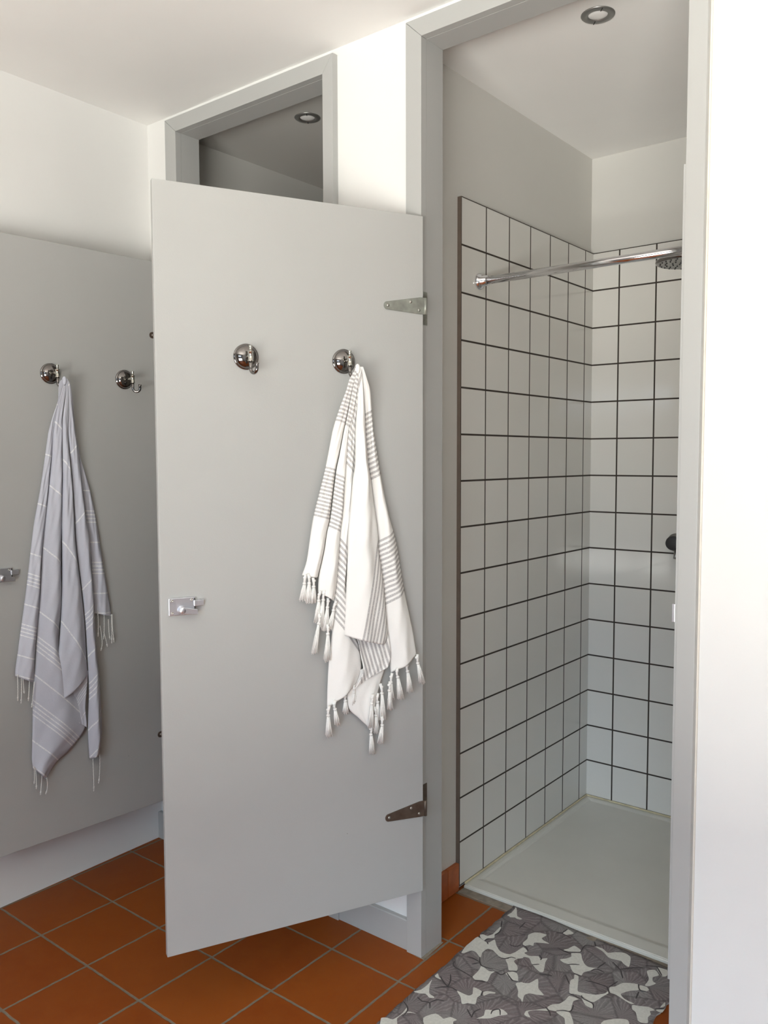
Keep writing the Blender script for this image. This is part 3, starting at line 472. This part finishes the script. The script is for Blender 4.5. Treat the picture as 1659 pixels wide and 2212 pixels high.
r = tag(empty('shower_rod', (.34, .4945, 2.0575)), 'chrome curtain rod across the upper shower', 'curtain rod')
MB().tube([(-.448, 0, 0), (.445, 0, 0)], .0128, 24).build('tube', 'chrome', r)
for sx in (-1, 1):
    x = -.4632 if sx < 0 else .460
    MB().lathe([(.0265, 0), (.0275, .002), (.0268, .008), (.0215, .0145), (.0178, .0175), (.0166, .036), (.0128, .0375)], (x, 0, 0), (-sx, 0, 0), 32).build('flange', 'chrome', r)

h = tag(empty('overhead_shower', (.41, .95, 2.128)), 'round chrome rain shower head under the curtain rod', 'shower head')
MB().lathe([(0, .026), (.018, .026), (.024, .020), (.080, .012), (.097, .006), (.100, 0), (.098, -.004), (.094, -.006)], (0, 0, 0), (0, 0, 1), 48).build('head_shell', 'dark', h)
fp = MB().lathe([(.094, -.006), (.088, -.0055), (0, -.0055)], (0, 0, 0), (0, 0, 1), 48).build('spray_plate', 'ringm', h)
nz = MB()
for rr, n in ((.022, 6), (.044, 12), (.066, 18), (.084, 24)):
    for k in range(n):
        a = 2*PI*k/n; nz.lathe([(.0026, 0), (.0022, .0035), (0, .0038)], (rr*math.cos(a), rr*math.sin(a), -.0052), (0, 0, -1), 8)
n_ = nz.build('spray_nozzles', 'rubber', h); n_['kind'] = 'stuff'
MB().tube([(0, 0, .022), (0, 0, .040), (.01, 0, .052), (.03, 0, .058), (.375, 0, .058), (.3895, 0, .058)], [.013, .0115, .0105, .0105, .0105, .0105], 18).build('arm', 'chrome', h)
MB().lathe([(0, 0), (.030, 0), (.030, .006), (.016, .012), (.0105, .013)], (.3895, 0, .058), (-1, 0, 0), 28).build('wall_flange', 'chrome', h)

v = tag(empty('shower_valve', (.2445, 1.3805, 1.134)), 'dark round shower control knob on the back tiles', 'tap')
MB().lathe([(0, 0), (.036, 0), (.036, .004), (.022, .008), (.020, .022), (0, .024)], (0, 0, 0), (0, -1, 0), 36).build('wall_plate', 'ringm', v)
MB().lathe([(.019, .020), (.0262, .023), (.0275, .028), (.0275, .044), (.0262, .048), (.023, .0495), (0, .050)], (0, 0, 0), (0, -1, 0), 40).build('knob', 'rubber', v)
MB().tube([(.004, -.012, -.030), (.004, -.016, -.050), (.004, -.022, -.062)], [.008, .008, .0075], 14).build('hose_outlet', 'ringm', v)

def downlight(x, y, label, turn, zc=ZC):
    d = tag(empty('downlight', (x, y, zc), turn), label, 'ceiling light', 'recessed ceiling downlights')
    MB().lathe([(.030, .0002), (.0465, .0002), (.0468, .0016), (.0445, .0038), (.034, .0052), (.0285, .0042), (.0262, .0005)], (0, 0, 0), (0, 0, -1), 48).build('ring', 'ringm', d)
    MB().lathe([(.0265, .0008), (.0215, .0030), (.012, .0042), (0, .0046)], (0, 0, 0), (0, 0, -1), 40).build('lens', 'lens', d)
    for s in (-1, 1): MB().box(-.0012, .0012, s*.036-.0085, s*.036+.0085, -.0056, -.0046).build('retaining_clip', 'black', d)
downlight(.3637, .3346, 'steel ringed downlight in the white shower ceiling', .7)
downlight(-.7445, .3292, 'steel ringed downlight seen through the gap over the far cubicle', .7, 2.694)

# ------------------------------------------------------------------ towels (outlines in metres on the door face: x from the hinge, z up)
def smooth_line(pts, n):
    """resample a polyline to n points by height with a Catmull-Rom curve"""
    P = [Vector((p[0], p[1])) for p in pts]; out = []
    m = len(P)-1
    L = [0]
    for a, b in zip(P, P[1:]): L.append(L[-1]+(b-a).length)
    for i in range(n):
        s = L[-1]*i/(n-1); k = 0
        while k < m-1 and L[k+1] < s: k += 1
        u = (s-L[k])/max(1e-9, L[k+1]-L[k])
        p0, p1, p2, p3 = P[max(k-1, 0)], P[k], P[k+1], P[min(k+2, m)]
        t0, t1 = (p2-p0)*.5, (p3-p1)*.5
        l = (p2-p1).length
        for tt in (t0, t1):
            if tt.length > l: tt *= l/tt.length
        q = p1*(2*u**3-3*u*u+1)+t0*(u**3-2*u*u+u)+p2*(-2*u**3+3*u*u)+t1*(u**3-u*u)
        out.append(q)
    return out
def cloth(name, mat, parent, org, strips, spec, ztop, wtop, pk, rows=110, cols=22):
    bm = bmesh.new(); uvl = bm.loops.layers.uv.new('UVMap')
    for si, (sp, (base, edge, amp, waves, ph)) in enumerate(zip(strips, spec)):
        Lp, Rp = smooth_line(sp['L'], rows), smooth_line(sp['R'], rows)
        c = sp['c']; grid = []; cc = {}
        for i in range(rows):
            v = i/(rows-1); row = []
            for j in range(cols):
                s = j/(cols-1)
                p = Lp[i].lerp(Rp[i], s); z = p.y
                wid = (Rp[i]-Lp[i]).length
                f = min(1, max(0, (ztop-z)/.17)); f = f*f*(3-2*f)*.5+f*.5
                grow = min(1, wid/.05)
                bulge = math.sin(PI*s)**.8
                d = base-edge+edge*bulge*0
                d = base + amp*grow*(bulge-.25) + amp*.22*grow*math.sin(waves*PI*s+ph+v*3.1)*math.sin(PI*s)
                d += .0012*math.sin(23*z+9*s+ph)+.0009*math.sin(61*z-17*s+ph*2)*bulge
                d += edge*(abs(2*s-1)**3)
                d = wtop*(1-f)+d*f
                d = max(d, .006)
                row.append(bm.verts.new((p.x-org[0], d-org[1], z-org[2])))
                cc[row[-1]] = (s, c[0]*p.x+c[1]*z+c[2])
            grid.append(row)
        fs = []
        for i in range(rows-1):
            for j in range(cols-1):
                try: f = bm.faces.new((grid[i][j], grid[i+1][j], grid[i+1][j+1], grid[i][j+1]))
                except ValueError: continue
                f.smooth = True; fs.append(f)
                for l in f.loops: l[uvl].uv = cc[l.vert]
        if fs:
            for f in fs: f.normal_update()
            if sum(f.normal.y*f.calc_area() for f in fs) < 0: bmesh.ops.reverse_faces(bm, faces=fs)
    # the gathered peak of cloth over the hook tip
    m4 = Matrix.Translation((pk-org[0], wtop-.006-org[1], ztop-.0085-org[2])) @ Matrix.Diagonal((.0068, .0090, .0135, 1))
    for v in bmesh.ops.create_uvsphere(bm, u_segments=20, v_segments=14, radius=1, matrix=m4)['verts']:
        for f in v.link_faces:
            f.smooth = True
            for l in f.loops: l[uvl].uv = (.5, 20.25)
    me = bpy.data.meshes.new(name); bm.to_mesh(me); bm.free(); me.materials.append(MAT[mat])
    o = bpy.data.objects.new(name, me); COL.objects.link(o); o.parent = parent
    sm = o.modifiers.new('thickness', 'SOLIDIFY'); sm.thickness = .0022; sm.offset = -1
    return o
def to_local(org, p): return Vector((p[0]-org[0], p[1]-org[1], p[2]-org[2]))
def tassel(parent, org, a, b, rng):
    """knotted cotton tassel from a to b"""
    a, b = to_local(org, a), to_local(org, b); L = (b-a).length; d = (b-a).normalized()
    m = MB(); kf = min(.30, .014/L+.06)
    neck = a+d*L*kf
    m.tube([a+Vector((rng.uniform(-.004, .004), 0, .007)), a+d*L*kf*.5+Vector((rng.uniform(-.002, .002), 0, 0)), neck], [.0042, .0034, .0032], 8)
    m.ball(neck, .0052, (1, .95, .85))
    m.ball(a+d*.002, .0046, (1.1, .9, .9))
    sx = Vector((1, 0, 0)); sy = Vector((0, 1, 0))
    for k in range(34):
        an = k*2.39996; rr = math.sqrt((k+.5)/34)
        off = sx*math.cos(an)*rr*.0098+sy*math.sin(an)*rr*.0048
        end = b+off+d*(rng.uniform(-.004, .003) if k % 6 else rng.uniform(.002, .007))+sx*rng.uniform(-.002, .002)
        mid = neck.lerp(end, .5)+off*.12+sx*rng.uniform(-.0012, .0012)
        m.tube([neck+off*.25, mid, end], [.0016, .0014, .0011], 5)
    return m.build('tassel', 'tassel', parent)
def braid(parent, org, pts, w, rng):
    P = [to_local(org, (p[0], w, p[1])) for p in pts]
    P[0] = P[0]+Vector((0, 0, .004))
    n = 26; out = []
    for i in range(n):
        u = i/(n-1)*2; k = 0 if u <= 1 else 1; t = u-k
        a, b, c = P
        # quadratic through the three points
        q = a*((u-1)*(u-2)/2)+b*(-u*(u-2))+c*(u*(u-1)/2)
        out.append(q+Vector((.0004*math.sin(i*2.4), .0005*math.cos(i*2.4), 0)))
    rs = [.0013+.00022*math.sin(i*2.4) for i in range(n)]
    for i in (n-5, n-4): rs[i] = .0026
    rs[n-1] = .0012; rs[n-2] = .0019
    m = MB().tube(out, rs, 8)
    return m.build('braid', 'braid', parent)
def place(hinge, rz, x, y, z):
    return (hinge[0]+math.cos(rz)*x-math.sin(rz)*y, hinge[1]+math.sin(rz)*x+math.cos(rz)*y, z)

rng = random.Random(3)
org = (.228, .054, 1.709)
tw = tag(empty('hanging_towel', place(HM, RM, *org), RM), 'cream towel with grey stripes and thick white tassels on the shower door', 'towel')
#        base, edge, bulge, waves, phase
cloth('cloth', 'towel_w', tw, org, WHITE_STRIPS, [
    (.020, .000, .019, 2.2, .3), (.024, .000, .019, 2.0, 1.2), (.021, .000, .014, 1.8, 2.0), (.042, -.004, .019, 3.3, .8),
    (.024, .002, .020, 2.0, 1.6), (.030, .000, -.008, 1.5, .2), (.015, .000, .007, 2.0, .9)], 1.7125, .069, .2287)
for q in WHITE_TASSELS: tassel(tw, org, (q[0], q[4]+.002, q[1]), (q[2], max(.012, q[4]-.004), q[3]), rng)
org = (.429, .054, 1.722)
org = (GREY_STRIPS[0]['L'][0][0]-.004, .054, GREY_STRIPS[0]['L'][0][1])
tg = tag(empty('hanging_towel', place(HL, RL, *org), RL), 'pale blue grey towel with thin white lines and braided cord fringe', 'towel')
cloth('cloth', 'towel_g', tg, org, GREY_STRIPS, [
    (.020, .000, .019, 2.1, .5), (.022, .000, .021, 2.3, 1.4), (.036, -.003, .019, 2.1, .4), (.030, .002, .020, 1.8, 2.2),
    (.013, .000, .012, 1.8, 1.0), (.027, .000, -.006, 1.6, .1)], GREY_STRIPS[0]['L'][0][1]+.003, .076, GREY_STRIPS[2]['L'][0][0])
for q in GREY_BRAIDS: braid(tg, org, q[:3], q[3]+.004, rng)

# ------------------------------------------------------------------ bath mat
mt = MB()
mx0, mx1, my0, my1 = .072, .652, -.52, .4125
n = 150; edge = []
rg = random.Random(11)
def wav(t, s): return .0022*math.sin(t*5+s)+.0011*math.sin(t*13+s*2)
nx, ny = 40, 64
G = []
for i in range(nx+1):
    row = []
    for j in range(ny+1):
        u, w_ = i/nx, j/ny
        x = mx0+(mx1-mx0)*u; y = my0+(my1-my0)*w_
        if i == 0: x += .012*(1-w_)+rg.uniform(-.0032, .0018)
        if i == nx: x += rg.uniform(-.002, .002)-.012*max(0, 1-abs(w_-.76)*7)
        if j == ny: y += .008*(1-u)-.020*u*u+rg.uniform(-.0006, .0006)
        if 0 < i < nx: x += (.012*(1-w_))*(1-u)
        if 0 < j < ny: y += (.008*(1-u)-.020*u*u)*w_
        z = .0045+.0012*math.sin(x*21+y*9)+.0009*math.sin(y*37-x*11)
        row.append(mt.bm.verts.new((x, y, z)))
    G.append(row)
for i in range(nx):
    for j in range(ny):
        f = mt.bm.faces.new((G[i][j], G[i+1][j], G[i+1][j+1], G[i][j+1])); f.smooth = True
def mz(x, y): return .0045+.0012*math.sin(x*21+y*9)+.0009*math.sin(y*37-x*11)
# close the mat: border skirt and underside
bor = [G[i][0] for i in range(nx+1)]+[G[nx][j] for j in range(1, ny+1)]+[G[i][ny] for i in range(nx-1, -1, -1)]+[G[0][j] for j in range(ny-1, 0, -1)]
low = [mt.bm.verts.new((v_.co.x, v_.co.y, .0006)) for v_ in bor]
for k in range(len(bor)):
    k2 = (k+1) % len(bor); mt.bm.faces.new((bor[k2], bor[k], low[k], low[k2])).material_index = 1
def ring_smooth(pts):
    P = [Vector(p) for p in pts]; out = []; m = len(P)
    for i in range(m):
        p0, p1, p2, p3 = P[i-1], P[i], P[(i+1) % m], P[(i+2) % m]
        for u in (0, .34, .67):
            t0, t1 = (p2-p0)*.35, (p3-p1)*.35
            out.append(p1*(2*u**3-3*u*u+1)+t0*(u**3-2*u*u+u)+p2*(-2*u**3+3*u*u)+t1*(u**3-u*u))
    return out
def decal(pts, lift, mi):
    pts = [p for p in pts if True]
    cl = [Vector((min(max(p[0], mx0+.001), mx1-.004), min(max(p[1], my0+.002), my1-.001))) for p in pts]
    vs = [mt.bm.verts.new((p.x, p.y, mz(p.x, p.y)+lift)) for p in cl]
    try: f = mt.bm.faces.new(vs)
    except ValueError: return
    f.material_index = mi
    f.normal_update()
    if f.normal.z < 0: f.normal_flip()
    return f
dec = []
for c in MAT_CREAM: dec.append(decal(ring_smooth(c), .0007, 1))
# the same print carries on over the part of the mat below the picture and under the frame
for k in range(16):
    cx, cy = rg.uniform(mx0+.05, mx1-.05), rg.uniform(my0+.04, -.16-.12*0)
    if cy > .05-(cx-mx0)*.0 or cy > -.17+ (0 if cx < .3 else .22): continue
    a0 = rg.uniform(0, 6.3); m = rg.randint(6, 8)
    dec.append(decal(ring_smooth([(cx+math.cos(a0+2*PI*i/m)*rg.uniform(.012, .04), cy+math.sin(a0+2*PI*i/m)*rg.uniform(.012, .04)) for i in range(m)]), .0007, 1))
bmesh.ops.triangulate(mt.bm, faces=[f for f in dec if f])
def strip(pts, hw, lift, mi):
    P = [Vector(p) for p in pts]; Q = []
    for i in range(len(P)-1):
        p0, p1, p2, p3 = P[max(i-1, 0)], P[i], P[i+1], P[min(i+2, len(P)-1)]
        for k in range(6):
            u = k/6; t0, t1 = (p2-p0)*.5, (p3-p1)*.5
            Q.append(p1*(2*u**3-3*u*u+1)+t0*(u**3-2*u*u+u)+p2*(-2*u**3+3*u*u)+t1*(u**3-u*u))
    Q.append(P[-1]); pv = None
    for i, p in enumerate(Q):
        if not (mx0 < p.x < mx1-.004 and my0 < p.y < my1-.002): pv = None; continue
        d = (Q[min(i+1, len(Q)-1)]-Q[max(i-1, 0)])
        if d.length < 1e-7: continue
        nrm = Vector((-d.y, d.x)).normalized(); h = hw*(.55+.45*math.sin(PI*i/max(1, len(Q)-1)))
        cur = [mt.bm.verts.new((q.x, q.y, mz(q.x, q.y)+lift)) for q in (p+nrm*h, p-nrm*h)]
        if pv: mt.bm.faces.new((pv[0], pv[1], cur[1], cur[0])).material_index = mi
        pv = cur
for l in MAT_LINES: strip(l, .0021, .0010, 2)
mo = mt.build('bath_mat', ['leaf', 'cream', 'vein'], recalc=False)
tag(mo, 'cream bath mat printed with grey leaves on the terracotta floor', 'bath mat')
for name in ('panel',):
    pass
